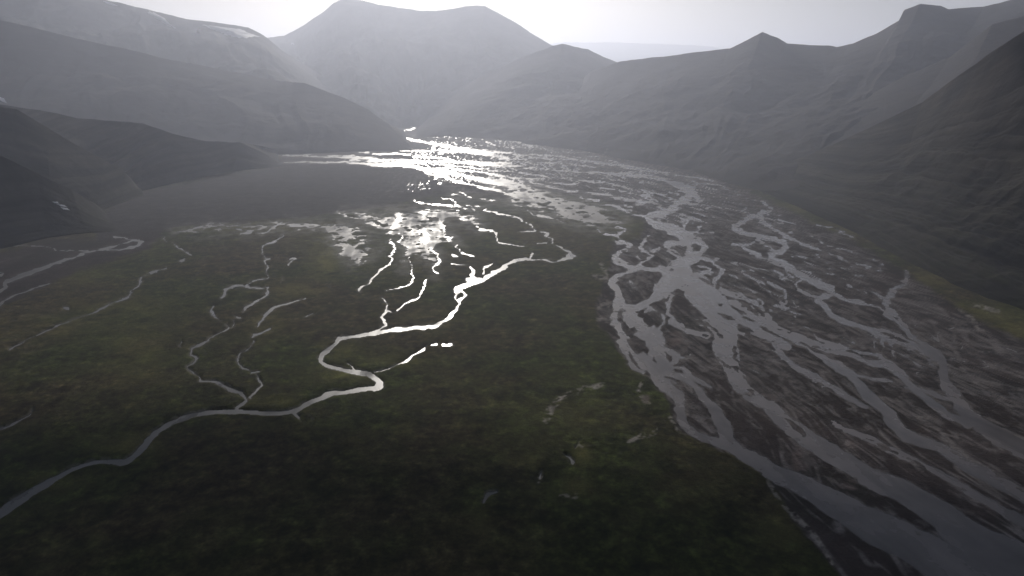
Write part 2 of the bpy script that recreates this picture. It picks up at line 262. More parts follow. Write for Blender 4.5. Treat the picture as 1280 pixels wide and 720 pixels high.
T('plain_c', '569,307,1.8 576,314,1.8 583,317,1.6 594,318.6,1.6'); T('plain_d', '564,329,1.5 583,330,1.6'); T('plain_e', '661,263,2 668,268,2 690,272,1.9 705,279,1.8')
T('left_a', '205,297,1.8 207,301,1.8'); T('left_a', '216.6,304,1.8 236,318,2'); T('left_a', '230,324,2 226,326,1.6'); T('left_a', '210,335,1.7 200.6,338,1.3 178,344,1.2 177,350,2 165,365,2 156,373,2 131,384,1.7 117,391,1.7 90,400,1 63,410,1.6 37,422,1.7 26,430,1.3 12,437,2.2')
T('left_b', '144,296,1.3 165,299,2 176,303,4 171,307,3 150,311.6,1.6 120,313,1.2 82.5,324,3 52.5,335,4 24,345,5 7.5,352,5 3,361,5 -20,372,6 -110,400,7'); T('left_b', '167,300,1.6 143,307,1.2 118,314,1.4'); T('left_c', '0,307,1.2 47,307,1.4 75,313.6,1 112,313.6,1')
T('left_d', '62,353,1.2 28,365,1.8 11,374,2.2 0,380,2.4 -40,400,2.6'); T('left_e', '39,513,1.2 36,519,1.2 27,523,1.2 7,533,1.6 -20,540,1.6')
T('pool_a', '555,429.6,4 561,430.5,3.6 566,428.8,4'); T('pool_b', '79,384.5,2.2 85,385.2,2.4'); T('pool_c', '623.6,614,2 612,618,5 607,627,3.6'); T('pool_d', '677.6,593,1.6 676,599,2.8'); T('pool_e', '705,569,2.6 711,572,4 715,578,4.6'); T('pool_f', '564,319,2.6 571,320,3')
T('pool_g', '226,425,1.8 225.5,433,1.4'); T('pool_h', '382.5,395,1.2 392,392.5,1.6'); T('pool_i', '363,323,2 369,323,1.4 360,331,1.6'); T('pool_j', '356,346,1.1 353,353,1.1'); T('pool_k', '724,553,1.8 718,561,1.8'); T('pool_l', '-6,342,3 3,342,4.4')
WATER = {
 'river': ('river', 'wide grey braided river winding down the right half of the valley'),
 'head': ('river', 'glittering threads of river water at the head of the outwash plain'),
 'gorge': ('river', 'short bright bend of river coming out of the distant gorge'),
 'meander': ('stream', 'shining stream that meanders from mid plain to the lower left corner'),
 'brook': ('stream', 'thin winding brook joining the meandering stream at a fork from above left'),
 'brook_b': ('stream', 'broken thin brook north of the fork, looping past small pools'),
 'brook_c': ('stream', 'faint brook just right of the winding one, joining at the same fork'),
 'side': ('stream', 'thin side stream running from the sharp bend up towards the round bright pond'),
 'arm': ('stream', 'short bright arm dropping into the meandering stream above its long straight reach'),
 'arm_b': ('stream', 'curved bright sliver of water just above the short bright arm'),
 'arm_c': ('stream', 'slim bright stream leaving the glittering marsh and hooking at its lower end'),
 'arm_d': ('stream', 'ragged stream trickling out of the lower middle of the marsh'),
 'wetland_s': ('stream', 'thin glinting rills along the upper edge of the marsh'),
 'plain_a': ('stream', 'zigzag rill crossing the green plain between marsh and bright stream head'),
 'plain_b': ('stream', 'stepped rill dropping from the right tip of the marsh'),
 'plain_c': ('stream', 'short curved rill under the right side of the marsh'),
 'plain_d': ('stream', 'short straight sliver of water above the loop of the meandering stream'),
 'plain_e': ('stream', 'rill along the lower edge of the pale marsh beside the braided river'),
 'left_a': ('stream', 'long thin dotted stream slanting across the left green plain'),
 'left_b': ('stream', 'hooked stream on brown gravel along the foot of the left hill'),
 'left_c': ('stream', 'faint straight channel in the dark ground at the left edge'),
 'left_d': ('stream', 'small stream just below the gravel stream at the left edge'),
 'left_e': ('stream', 'tiny hooked rill at the left edge above the big stream'),
 'wetland': ('wetland_water', 'glittering sheets of shallow water between tussocks in the middle of the plain'),
 'pool_a': ('pond', 'small dazzling white pond right of the meander bend'),
 'pool_b': ('pond', 'small pale pond alone on the left green plain'),
 'pool_c': ('pond', 'grey triangular pond in the dark foreground moss'),
 'pool_d': ('pond', 'tiny pale pond between the triangular pond and the curved one'),
 'pool_e': ('pond', 'bluish curved pond among brown patches in the foreground'),
 'pool_f': ('pond', 'little bright pond under the right side of the marsh'),
 'pool_g': ('pond', 'tiny upright pool left of the winding brook'),
 'pool_h': ('pond', 'thin slanting pool right of the faint brook'),
 'pool_i': ('pond', 'cluster of tiny pools right of the upper broken brook'),
 'pool_j': ('pond', 'thin upright pool below the cluster of tiny pools'),
 'pool_k': ('pond', 'narrow pale pool just above the bluish curved pond'),
 'pool_l': ('pond', 'pale pond cut by the left edge beside the gravel stream'),
}
GROUPS = {'stream': 'streams crossing the green plain', 'pond': 'small ponds on the plain'}
WET = [
 ([(632,238),(660,228),(690,238),(705,246),(740,250),(762,262),(785,272),(783,283),(765,290),(735,285),(700,275),(680,268),(660,262),(640,258),(630,250)], .26, 9),
 ([(425,265),(455,264),(487,262),(525,258),(547,258),(566,256),(587,261),(602,277),(600,287),(580,280),(562,275),(566,296),(577,306),(556,303),(549,322),(545,340),(533,330),(512,324),(509,336),(500,336),(503,317),(494,299),(475,292),(455,280)], .2, 9),
 ([(400,277),(431,276),(462,281),(477,314),(458,330),(453,338),(439,336),(423,317),(400,290)], .06, 10),
 ([(210,286),(260,279),(400,274),(425,276),(420,288),(300,293),(215,294)], -.02, 6),
 ([(560,238),(592,240),(624,244),(642,247),(642,254),(617,257),(592,252),(560,248)], -.05, 6),
 ([(556,252),(600,254),(612,262),(590,266),(560,262)], .08, 6),
 ([(600,226),(640,224),(668,236),(652,246),(620,238)], .12, 6),
]
GRAVEL = [(120,300),(130,262),(180,240),(340,208),(360,188),(500,150),(620,155),(760,185),(900,222),(970,256),(1060,298),(1130,338),(1180,372),(1225,402),(1285,428),(1500,520),(1500,900),(1150,900),(1052,725),(988,645),(957,592),(895,562),(850,540),(838,505),(806,470),(785,457),(768,430),(748,405),(744,385),(760,345),(768,300),(800,298),(806,277),(785,262),(745,250),(690,240),(655,247),(560,240),(480,258),(400,270),(330,276),(230,283),(205,290),(185,312),(100,338),(50,362),(-100,425),(-100,350),(60,298)]
PLAIN = [(120,300),(130,262),(180,240),(340,206),(420,206),(520,214),(560,228),(560,240),(480,258),(400,270),(330,276),(230,283),(180,290)]
ISLES = [[(775,350),(800,338),(818,345),(817,358),(812,372),(795,380),(783,379),(776,362)], [(841,370),(852,368),(868,383),(884,398),(873,398),(858,398),(850,402),(838,390)],
 [(811,381),(830,373),(831,378),(815,383)], [(804,394),(815,388),(827,390),(822,402),(812,408),(806,402)], [(779,412),(793,408),(797,414),(784,420)], [(862,331),(870,330),(873,338),(867,342)], [(845,310),(852,312),(857,319),(853,322)], [(868,309),(877,307),(874,313),(868,313)],
 [(833,269),(845,266),(852,276),(845,281),(837,277)], [(784,424),(795,422),(807,426),(806,437),(797,443),(788,434)], [(856,512),(868,516),(880,530),(893,545),(884,544),(870,534),(860,526)], [(833,473),(850,482),(872,498),(866,496),(848,486)],
 [(829,433),(836,424),(842,418),(866,424),(880,432),(893,442),(905,465),(915,485),(900,490),(890,500),(880,488),(893,486),(878,470),(866,465),(870,440),(850,430),(838,434)], [(922,417),(945,424),(968,440),(990,465),(1010,485),(985,500),(960,500),(938,482),(926,455)],
 [(855,355),(861,355),(861,359),(855,358)], [(898,379),(904,379),(903,382),(899,382)], [(921,373),(932,376),(940,381),(928,379)], [(897,391),(915,396),(925,401),(910,399)], [(922,405),(936,409),(943,415),(930,412)], [(920,386),(930,389),(936,393),(925,392)],
 [(1000,427),(1030,440),(1058,450),(1040,446),(1015,437)], [(1078,515),(1092,524),(1082,540),(1070,530),(1060,520)]]
SCARS = [[(160,725,3),(190,702,3),(247,673,3),(283,662,3),(333,643,2)], [(640,625,2),(680,622,2),(715,630,2),(740,622,2)], [(820,520,2),(790,545,2),(740,556,2),(700,548,2)], [(-30,600,3),(60,560,3),(110,545,2),(170,535,2)]]
def _p(s):
    return [tuple(float(q) for q in t.split(',')) for t in s.split()]
PALE = [_p(s) for s in ('714,492,3 700,500,6 688,514,9 682,528,5', '755,482,2 742,486,5 722,488,2', '740,486,3 728,486,2 722,492,2', '819,538,3 815,545,4 800,548,4 785,554,3', '803,478,2 798,490,3 806,502,5 812,505,3', '742,345,4 760,348,3 752,330,3', '748,385,3 756,378,5 768,385,5 766,398,5 748,398,4', '838,525,2 848,540,2', '958,598,3 968,618,4 985,640,4 1010,660,4', '676,597,3 672,606,3', '723,556,3 728,560,3', '700,623,2 720,622,3',
   '750,345,2 762,348,2.5', '1216,382,1.5 1232,385,1.6 1248,390,2', '1200,388,2 1215,398,2 1222,410,2', '990,640,3 1020,672,3 1040,705,3', '640,235,2 700,245,1')]
SAND = [(844,424,9,9,1), (997,572,7,12,.9), (1062,606,11,12,1), (1000,584,10,6,.6), (1060,556,10,5,.6), (808,500,5,6,.7), (1108,428,10,4,.6), (856,437,4,8,.5), (1092,452,22,4,.4), (1150,640,18,8,.3), (1224,640,20,8,.3), (1020,470,30,5,.3), (962,498,9,6,.4)]
OLIVE = [(408,325,16,20,1), (372,362,32,8,.8), (335,405,22,16,.55), (395,320,12,40,.5), (150,385,60,14,.4), (1215,395,60,13,.6), (1260,415,50,16,.5), (1150,350,40,10,.5), (1040,290,70,10,.35), (160,560,40,14,.7), (70,605,40,12,.6), (345,506,40,9,.5), (430,470,40,14,.5), (420,440,30,10,.5), (170,440,40,40,.35), (500,452,50,8,.5), (90,345,60,12,.35), (330,284,120,6,.6), (60,410,80,16,.3),
   (540,400,40,16,.3), (728,568,12,14,.8), (720,612,18,9,.6), (600,650,16,22,.4), (660,575,30,8,.3), (985,660,30,30,.4), (900,600,60,30,.2), (780,285,30,15,.35), (650,290,90,30,.25), (520,310,80,40,.3), (420,300,60,15,.4), (150,310,60,12,.3), (700,520,60,20,.2), (965,395,16,7,.5), (790,440,10,30,.3), (720,520,40,40,.2), (1000,260,60,6,.4)]
# ------------------------------------------------------------------ the valley floor lattice
fine_x = np.arange(-150, 1431, 1.25)
xs = np.concatenate([[-3200, -2200, -1500, -1000, -700, -500, -400, -320, -260, -215, -180], fine_x, [1450, 1480, 1520, 1580, 1660, 1780, 1950, 2300, 2900, 3900]])
ys = np.concatenate([[106, 108, 111, 115, 120, 126, 132, 138, 143, 147], np.arange(150, 340, 0.9), np.arange(340, 745, 1.2), [752, 762, 776, 796, 825, 870, 940, 1040, 1200, 1500, 2100]])
PX, PY = np.meshgrid(xs, ys)
GX, GY = ground_pt(PX, PY)
SP = GY*GY/(H*F)*1.0 + 0.4                                     # rough sample spacing in metres (depth)
SPx = GY/F*1.25 + .3
SPm = np.sqrt(SP*SPx)
BIG = 60.0
QX, QY = PX, PY
def seg_field(traces, pad=26, wsc=1.0):
    D = np.full(PX.shape, BIG)
    for pts in traces:
        for (x0, y0, w0), (x1, y1, w1) in zip(pts, pts[1:]):
            m = max(w0, w1)/2 + pad
            c0, c1 = np.searchsorted(xs, [min(x0, x1)-m, max(x0, x1)+m]); r0, r1 = np.searchsorted(ys, [min(y0, y1)-m, max(y0, y1)+m])
            if c0 >= c1 or r0 >= r1: continue
            X = QX[r0:r1, c0:c1]; Y = QY[r0:r1, c0:c1]
            dx, dy = x1-x0, y1-y0; L2 = dx*dx+dy*dy+1e-9
            t = np.clip(((X-x0)*dx+(Y-y0)*dy)/L2, 0, 1)
            d = np.hypot(X-x0-t*dx, Y-y0-t*dy) - (w0+(w1-w0)*t)/2*wsc
            D[r0:r1, c0:c1] = np.minimum(D[r0:r1, c0:c1], d)
    return D
def smooth_traces(traces):
    out = []
    for pts in traces:
        p = np.array(pts)
        if len(p) < 3: out.append([tuple(q) for q in p]); continue
        q = np.vstack([2*p[0]-p[1], p, 2*p[-1]-p[-2]]); res = []
        for i in range(1, len(q)-2):
            for t in (0, .25, .5, .75):
                a, b, c, d = q[i-1], q[i], q[i+1], q[i+2]
                v = .5*((2*b)+(c-a)*t*.8+(2*a-5*b+4*c-d)*t*t*.8+(3*b-a-3*c+d)*t**3*.8) if False else None
                # cardinal spline, tension .4
                m0, m1 = (c-a)*.35, (d-b)*.35
                v = (2*t**3-3*t*t+1)*b+(t**3-2*t*t+t)*m0+(-2*t**3+3*t*t)*c+(t**3-t*t)*m1
                v[2] = b[2]+(c[2]-b[2])*t; res.append(tuple(v))
        res.append(tuple(p[-1])); out.append(res)
    return out
def poly_field(poly):
    global QX, QY
    QX, QY = PX, PY
    """signed distance (photo px) to a polygon, negative inside"""
    P = [(x, y, 0.0) for x, y in poly]; P.append(P[0])
    d = seg_field([P], pad=60)
    ins = np.zeros(PX.shape, bool)
    for (x0, y0, _), (x1, y1, _) in zip(P, P[1:]):
        if y0 == y1: continue
        c = (PY < max(y0, y1)) & (PY >= min(y0, y1)) & (PX < x0+(PY-y0)*(x1-x0)/(y1-y0))
        ins ^= c
    return np.where(ins, -d, d)

# flow frame: outwash spreads from the gorge mouth at the head of the valley
AX, AY = ground_pt(560.0, 166.0)
TH = np.arctan2(GX-AX, AY-GY); RR = np.hypot(GX-AX, GY-AY)
n_edge = fbm(GX, GY, 5, .6, spacing=SPm, wl=60, seed=1)
n_edge2 = fbm(GX, GY, 4, .6, spacing=SPm, wl=22, seed=2)
warp = fbm(GX, GY, 3, .5, wl=420, seed=3)
fl = lambda k, L, s, n=4: fbm(TH*k + warp*.5, RR/L, n, .6, wl=1.0, seed=s)
flow1, flow2, flow3 = fl(22, 420, 4), fl(55, 260, 5), fl(110, 300, 6)
n_edge3 = fbm(GX, GY, 3, .7, spacing=SPm, wl=10, seed=7)
pxm = 1.0/np.maximum(GY/F, .1)                                   # photo px per metre across

near = sstep(1500, 700, GY)
# channels wander: bend the survey lines by ground noise
amp_ = sstep(0, 1, 1)*np.clip(pxm*9, .6, 3.2)
QX = PX + amp_*(1.1*fbm(GX, GY, 3, .6, wl=38, seed=71, spacing=SPx) + .9*fbm(GX, GY, 2, .5, wl=110, seed=72))
QY = PY + amp_*.55*(1.1*fbm(GX, GY, 3, .6, wl=38, seed=73, spacing=SPx) + .9*fbm(GX, GY, 2, .5, wl=110, seed=74))
wmod = fbm(GX, GY, 3, .6, wl=55, seed=75)
fields = {}
def dmin(g): return -1.0 if g in ('meander', 'head') else -.6
for g, tr in TR.items():
    d = seg_field(smooth_traces(tr), wsc={'river': 1.0, 'meander': 1.1}.get(g, .78 if g[:3] in ('arm', 'pla', 'wet') else .95))
    if g == 'river':
        bars = np.clip(flow2*.8 + flow3*.6 + n_edge2*.25 - .22, 0, .5)*26*sstep(-1, -5, d) - np.clip(d+5, 0, 5)*0
        d = d + (n_edge*3.0 + n_edge2*2.2 + n_edge3*1.2)*np.clip(1.3 - .18*np.abs(d), .25, 1) + .1 + bars
    elif g.startswith('pool'):
        d = d + (n_edge*1.0 + n_edge2*.8)
    else:
        d = d + (n_edge*1.5 + n_edge2*1.3 + n_edge3*.8)*np.clip(1.4-.2*np.abs(d), .5, 1)*np.clip(-dmin(g), .45, 1)*.7 - .2
    if g not in ('river', 'head'): d = d + wmod*.7
    fields[g] = d
# wetland: water lying between tussocks, read from a threshold on noise inside the marsh outlines
wn = 1.0*fbm(GX+GY*.12, GY*.8, 5, .8, spacing=SPx*.8, wl=32, seed=8) + .6*fbm(GX+GY*.25, GY*.6, 3, .6, spacing=SPx*.8, wl=110, seed=9)
vein = .16 - np.abs(fbm(GX+GY*.2, GY*.75, 5, .62, spacing=SPx, wl=80, seed=61))
wn = .6*wn + 1.5*np.clip(vein, -.35, 1)
wet = np.full(PX.shape, BIG); marsh = np.zeros(PX.shape)
for poly, cover, soft in WET:
    pf = poly_field(poly) + n_edge*9 + n_edge2*5; soft = soft*1.3
    thr = cover - sstep(-soft, soft*.6, pf)*1.3
    wet = np.minimum(wet, (-(wn + thr))*5.0)
    marsh = np.maximum(marsh, sstep(soft*1.2, -soft*.4, pf)*(.45+cover))
fields['wetland'] = np.where(wet < BIG, wet, BIG)

GRAV = poly_field(GRAVEL) + n_edge*5 + n_edge2*2
gravel = sstep(4, -4, GRAV)
for poly in ISLES:                                               # bare gravel islands kept dry inside the river
    pf = poly_field(poly) + n_edge*1.5 + n_edge2*1.5
    fields['river'] = np.maximum(fields['river'], -pf*.9)
# thread-like shallow channels on the gravel plain
thr = np.abs(fl(34, 520, 14, 4)) ; thr2 = np.abs(fl(70, 330, 15, 3))
mod2 = sstep(.0, .4, fbm(GX, GY, 3, .5, wl=240, seed=19))
mod = sstep(.05, .5, fbm(GX, GY, 3, .5, wl=380, seed=16)+.25)
thr3 = np.abs(fl(110, 260, 18, 3))
thin = np.minimum.reduce([thr*34 - 1.2*mod, thr2*24 - 1.1*mod, thr3*20 - .95*mod2])
mod2_ = 0
region = sstep(-2, -14, GRAV)*(.55+.45*sstep(660, 500, PY))
far_w = sstep(330, 230, PY)*sstep(420, 560, PX)
thin = thin + (1-region)*4 + .36 - .8*far_w + .4*sstep(300, 420, PY) + sstep(560, 400, PX)*3
fields['river'] = np.minimum(fields['river'], thin)

names = list(fields); ST = np.stack([fields[n] for n in names]); SDF = ST.min(0); WHO = ST.argmin(0)
SDFc = np.clip(SDF, -6, 40)
# ground height: carved channels with banks, hummocks, old channel scars
moss = 1-gravel
bank = (0.45 + 1.9*moss*near + .35*moss)
ZW = -0.6
hum = fbm(GX, GY, 6, .55, spacing=SPm, wl=90, seed=20)
ter = fbm(GX, GY, 4, .5, spacing=SPm, wl=320, seed=21)
rise = np.where(SDFc > 0, bank*(1-np.exp(-SDFc/1.6)), SDFc*.12)
Z = ZW + rise
Z += (np.clip(hum+.35, 0, None)*1.5 + np.clip(ter+.3, 0, None)*1.8)*sstep(1.5, 14, SDFc)*(.35+.65*moss)
pat_s = fbm(GX, GY, 3, .6, wl=60, seed=37)
scar = seg_field(smooth_traces(SCARS), pad=20)
Z -= 1.3*sstep(-.3, .4, pat_s)*np.exp(-np.clip(scar, 0, None)**2/8)*sstep(1, 5, SDFc)*(scar < 30)
ZG = np.where(PY < 149, 0.0, Z)

# ground colour: surface materials, with the near gravel lightened against the shade
def lerp(a, b, t): t = np.asarray(t)[..., None]; return np.asarray(a)*(1-t) + np.asarray(b)*t
pat = fbm(GX, GY, 5, .6, spacing=SPm, wl=260, seed=30); pat2 = fbm(GX, GY, 5, .65, spacing=SPm, wl=70, seed=31); pat3 = fbm(GX, GY, 4, .65, spacing=SPm, wl=24, seed=32)
C_moss = lerp((.066, .080, .022), (.092, .074, .036), sstep(-.35, .4, pat))
C_moss = lerp(C_moss, (.024, .030, .008), sstep(.0, .5, pat2)*.75)
mot = fbm(GX, GY, 5, .75, spacing=SPx, wl=34, seed=51)
mot2 = fbm(GX, GY, 4, .8, spacing=SPx, wl=13, seed=52)
C_moss = C_moss*np.exp(mot*1.15 + mot2*1.3 + pat2*.7)[..., None]
C_moss = lerp(C_moss, (.14, .12, .045), sstep(.2, .8, pat3+pat*.4)*.5)
ol = np.zeros(PX.shape)
for (x, y, rx, ry, s) in OLIVE:
    ol = np.maximum(ol, s*np.exp(-(((PX-x)/rx)**2+((PY-y)/ry)**2)))
ol = ol*sstep(-1.0, .15, pat2+pat3*.6)
C_moss = lerp(C_moss, (.30, .28, .095), np.clip(ol*1.1, 0, 1)*.85)
gn = flow1*.6 + flow2*.5 + pat3*.25
C_gr = lerp((.062, .048, .044), (.112, .088, .082), sstep(-.35, .45, gn))
C_gr = lerp(C_gr, (.30, .26, .24), sstep(.3, .8, flow2*.6+flow3*.5+pat2*.35)*.6)
C_gr = lerp(C_gr, (.050, .050, .034), sstep(.15, .6, pat)*.55)
th_a = np.abs(fl(30, 620, 40, 4)); th_b = np.abs(fl(62, 420, 41, 4)); th_c = np.abs(fl(130, 300, 42, 4))
dry = np.maximum.reduce([sstep(.055, .015, th_a), sstep(.07, .02, th_b)*.9, sstep(.09, .03, th_c)*.7])*sstep(-.5, .15, pat2+pat3*.6)
C_gr = lerp(C_gr, (.40, .36, .345), dry*.7*sstep(430, 620, PX))
C_gr = lerp(C_gr, (.045, .036, .033), sstep(.15, .6, fl(45, 300, 43, 4)+.3*pat3)*.4)
farplain = poly_field(PLAIN) + n_edge*6
C_gr = lerp(C_gr, lerp((.080, .072, .070), (.10, .09, .085), sstep(-.4, .4, pat2)), sstep(8, -8, farplain))
ALB = lerp(C_moss, C_gr, gravel)
gt = seg_field(smooth_traces(PALE), pad=14) + n_edge*2.5 + n_edge2*2.5   # pale silt left by old channels
ALB = lerp(ALB, (.55, .50, .45), sstep(2.6, -.6, gt)*sstep(-.3, .2, n_edge3*.9+n_edge2*.6)*.85)
sand = np.zeros(PX.shape)
for (x, y, rx, ry, s) in SAND:
    sand = np.maximum(sand, s*np.exp(-(((PX-x)/rx)**2+((PY-y)/ry)**2)**2))
ALB = lerp(ALB, (.30, .235, .215), np.clip(sand*sstep(-.5, .3, pat2+pat3), 0, 1))
# silt rims beside the water, olive rims beside streams in the moss
rim = sstep(2.6, .2, SDFc)*sstep(-.35, .3, n_edge2+n_edge3*.7+pat3)
ALB = lerp(ALB, (.40, .36, .35), rim*.4*gravel*sstep(300, 600, PX))
ALB = lerp(ALB, (.34, .32, .27), rim*.6*moss)
rim2 = sstep(9, 2, SDFc)*sstep(-.2, .5, pat2)*moss
ALB = lerp(ALB, (.115, .105, .045), rim2*.55)
ALB = lerp(ALB, (.26, .25, .21), np.clip(marsh*1.3, 0, 1)*sstep(-.5, .35, wn)*.75)
ALB = lerp(ALB, (.10, .10, .105), sstep(.3, -.4, SDF))
ALB = ALB*(.62 + .20*gravel*sstep(850, 620, GY) - .09*gravel)[..., None]  # near gravel colour raised to offset the cloud shade lying on it
wetf = sstep(3.0, -.3, SDFc)*.35
mw = np.clip(marsh, 0, 1)*sstep(-.7, .3, wn)
ROUGH = .95 - .3*wetf*gravel - .25*mw
GLOSS = .06 + .2*wetf*gravel + .1*mw
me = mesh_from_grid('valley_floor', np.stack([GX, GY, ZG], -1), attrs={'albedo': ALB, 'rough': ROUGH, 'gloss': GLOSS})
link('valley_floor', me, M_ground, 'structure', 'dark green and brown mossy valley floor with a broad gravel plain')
# everything below and behind the surveyed floor
gp = np.array([[[-30000, -30000, -2.5], [30000, -30000, -2.5]], [[-30000, 34000, -2.5], [30000, 34000, -2.5]]], float)
flat_attr = {'albedo': np.tile(np.array([.05, .048, .035]), (2, 2, 1)), 'rough': np.full((2, 2), .95), 'gloss': np.full((2, 2), .06)}
link('ground', mesh_from_grid('ground', gp, attrs=flat_attr), M_ground, 'structure', 'dark ground stretching beyond the valley')

# water surfaces: the cells nearest each channel, lying level inside its carved bed
cs = np.minimum.reduce([SDF[:-1, :-1], SDF[:-1, 1:], SDF[1:, 1:], SDF[1:, :-1]])
cw = ST[:, :-1, :-1] + ST[:, 1:, 1:]; cwho = cw.argmin(0)
TONE = np.clip(1 + .45*flow3 + .35*flow2 + .2*n_edge, .45, 1.6)
flatco = np.stack([GX, GY, np.full(PX.shape, ZW)], -1)
inland = (PY[:-1, :-1] > 150)
for i, n in enumerate(names):
    keep = (cs < .6) & (cwho == i) & inland
    if not keep.any(): continue
    name, label = WATER[n]
    mat = M_river if n == 'river' else (M_pool if name in ('wetland_water',) else M_stream)
    link(name, mesh_from_grid(name, flatco, keep, attrs={'tone': TONE}), mat, 'structure', label, None, GROUPS.get(name))

# ------------------------------------------------------------------ mountains
def resamp(P, n):
    P = np.array(P, float); k = P[:, 0]; t = np.linspace(0, k[-1], n)
    out = [np.interp(t, k, P[:, j]) for j in range(1, P.shape[1])]
    return np.stack(out, -1)
def mountain(name, label, ridge, foot, mat, nu=420, nv=170, back=1800, prof=1.25, amp=60, gully=45, gw=260, seed=1, slant=0.0, sharp=6, bandk=.15):
    """ridge: (key, px, py, Y); foot: (key, px, py) on the floor or (key, px, py, Y, z). Keys pair the two lines."""
    R = []
    for k, px, py, Y in ridge: R.append((k,)+at(px, py, Y))
    Fo = []
    for f in foot:
        if len(f) == 3:
            gx, gy = ground_pt(f[1], f[2]); Fo.append((f[0], float(gx), float(gy)))
        else: Fo.append((f[0], f[1], f[2]))
    A = resamp(R, nu); B = resamp(Fo, nu)
    # fine wobble of the crest so it does not read as ruled
    L = np.concatenate([[0], np.cumsum(np.hypot(*np.diff(A[:, :2], axis=0).T))])
    A[:, 2] += fbm(L, L*0, 5, .6, wl=420, seed=seed)*sharp*2.2
    v = np.concatenate([np.linspace(0, 1, nv)**.9, 1+np.linspace(0, 1, 24)[1:]])
    U = L[:, None]; V = np.minimum(v, 1)[None, :]
    X = B[:, 0:1] + (A[:, 0:1]-B[:, 0:1])*V; Y = B[:, 1:2] + (A[:, 1:2]-B[:, 1:2])*V
    g = V**prof*.62 + V*.38
    kw = int(nu*.16); ker = np.hanning(kw*2+1); ker /= ker.sum()
    As = np.convolve(np.pad(A[:, 2], kw, mode='edge'), ker, 'valid')[:, None]; As = np.minimum(As, A[:, 2:3]*1.4+20)
    Zm = (As + (A[:, 2:3]-As)*V**5)*g
    slope_len = np.hypot(A[:, 0:1]-B[:, 0:1], A[:, 1:2]-B[:, 1:2])
    env = np.sin(np.pi*np.clip(V, 0, 1)**.8)**.8
    relief = np.clip(A[:, 2:3]/500, .1, 2)
    q = U + slant*V*slope_len
    wv = fbm(q, V*slope_len, 3, .5, wl=gw*2.5, seed=seed+3)*gw*.5
    gl = (.5-np.abs(fbm((q+wv), V*slope_len*.22, 4, .55, wl=gw, seed=seed+5)))
    big = fbm(X, Y, 4, .55, wl=1100, seed=seed+7)
    sm = fbm(X, Y, 6, .6, wl=260, seed=seed+9)
    Zm = Zm + env*relief*(gully*gl*2 - gully*.5 + amp*big + amp*.35*sm)
    band = fbm((U + slant*300*V)/900.0, V*slope_len/70.0, 5, .62, seed=seed+13)
    band2 = fbm((U + slant*300*V)/500.0, V*slope_len/28.0, 4, .6, seed=seed+15)
    Zm = Zm + env*relief*(14*band + 5*band2)*bandk*.8
    fade = sstep(0, .06, V)
    Zm = Zm*1.0 - (1-fade)*6
    # back side
    W_ = v[None, :]-1; W_ = np.clip(W_, 0, 1)
    dx, dy = A[:, 0:1]-B[:, 0:1], A[:, 1:2]-B[:, 1:2]; dl = np.hypot(dx, dy)+1e-6
    X = X + dx/dl*W_*back; Y = Y + dy/dl*W_*back
    Zm = np.where(W_ > 0, A[:, 2:3]*(1-W_)**1.1 - 8*W_, Zm)
    Zm = np.maximum(Zm, -2.0)
    co = np.stack([X, Y, Zm], -1)
    me = mesh_from_grid(name, co, attrs={'band': np.broadcast_to(np.clip(.5+(.8*band+.45*band2)*min(1, bandk*1.2), 0, 1), co.shape[:2]).copy()})
    return link(name, me, mat, 'structure', label)
MT = {}
MT['far'] = mountain('mountain', 'palest low ridge on the skyline through the gap right of the central peaks',
   [(0,640,60,25000),(1,705,53,25000),(2,770,53,25000),(3,800,54,25000),(4,880,57,25000),(5,905,61,25000),(6,960,66,25000)],
   [(0,-900,15000),(6,12000,15000)] and [(0,0,15500,0,0),(6,9500,15500,0,0)], M_far, nu=260, nv=60, back=3000, amp=60, gully=50, gw=1500, seed=3, sharp=14)
MT['peak'] = mountain('mountain', 'twin-peaked pale mountain closing the head of the valley, one pointed, one rounded',
   [(0,180,60,11500),(1,250,70,11000),(2,330,47,10500),(2.4,355,44,10500),(2.8,380,32,10300),(3.1,402,16,10200),(3.4,418,3,10100),(3.7,432,-3,10100),(4,455,0,10000),(4.4,480,7,9800),(4.8,525,13,9600),(5,545,14,9500),(5.3,578,8,9300),(5.6,607,8,9200),(6,640,25,9100),(6.4,670,45,9000),(6.7,692,57,8900),(7.3,740,85,8700),(8,800,130,8400)],
   [(0,300,176),(3,430,172),(5,520,158),(6,600,160),(8,700,176)], M_far, nu=520, nv=160, back=3000, amp=80, gully=50, gw=1100, seed=11, prof=1.5, sharp=9)
MT['gap'] = mountain('mountain', 'rounded grey shoulder in front of the rounded peak, right of the gorge',
   [(0,505,172,6400),(1,540,140,6600),(2,600,95,6800),(3,650,72,6900),(4,690,57,7000),(4.4,703,55,7000),(5,735,62,7000),(6,770,78,7000),(7,820,100,7000),(8,880,140,6800)],
   [(0,506,174),(2,560,171),(4,650,178),(6,740,192),(8,830,212)], M_far, nu=420, nv=150, back=2000, amp=40, gully=16, gw=650, seed=19, prof=1.5, sharp=7)
MT['snowridge'] = mountain('mountain', 'high hazy left ridge with streaks of snow just under its crest',
   [(0,-260,-40,6800),(1,-100,-35,6900),(2,40,-22,7100),(3,127,-1,7200),(4,150,3,7200),(5,185,12,7300),(6,235,24,7400),(6.5,270,27,7400),(7,310,35,7500),(7.5,330,46,7500),(8,352,62,7600),(9,400,92,7600),(10,455,128,7500),(11,500,163,7200)],
   [(0,-300,205),(4,100,196),(8,380,190),(11,503,176)], M_far, nu=460, nv=170, back=2200, amp=70, gully=45, gw=520, seed=23, prof=1.15, sharp=8)
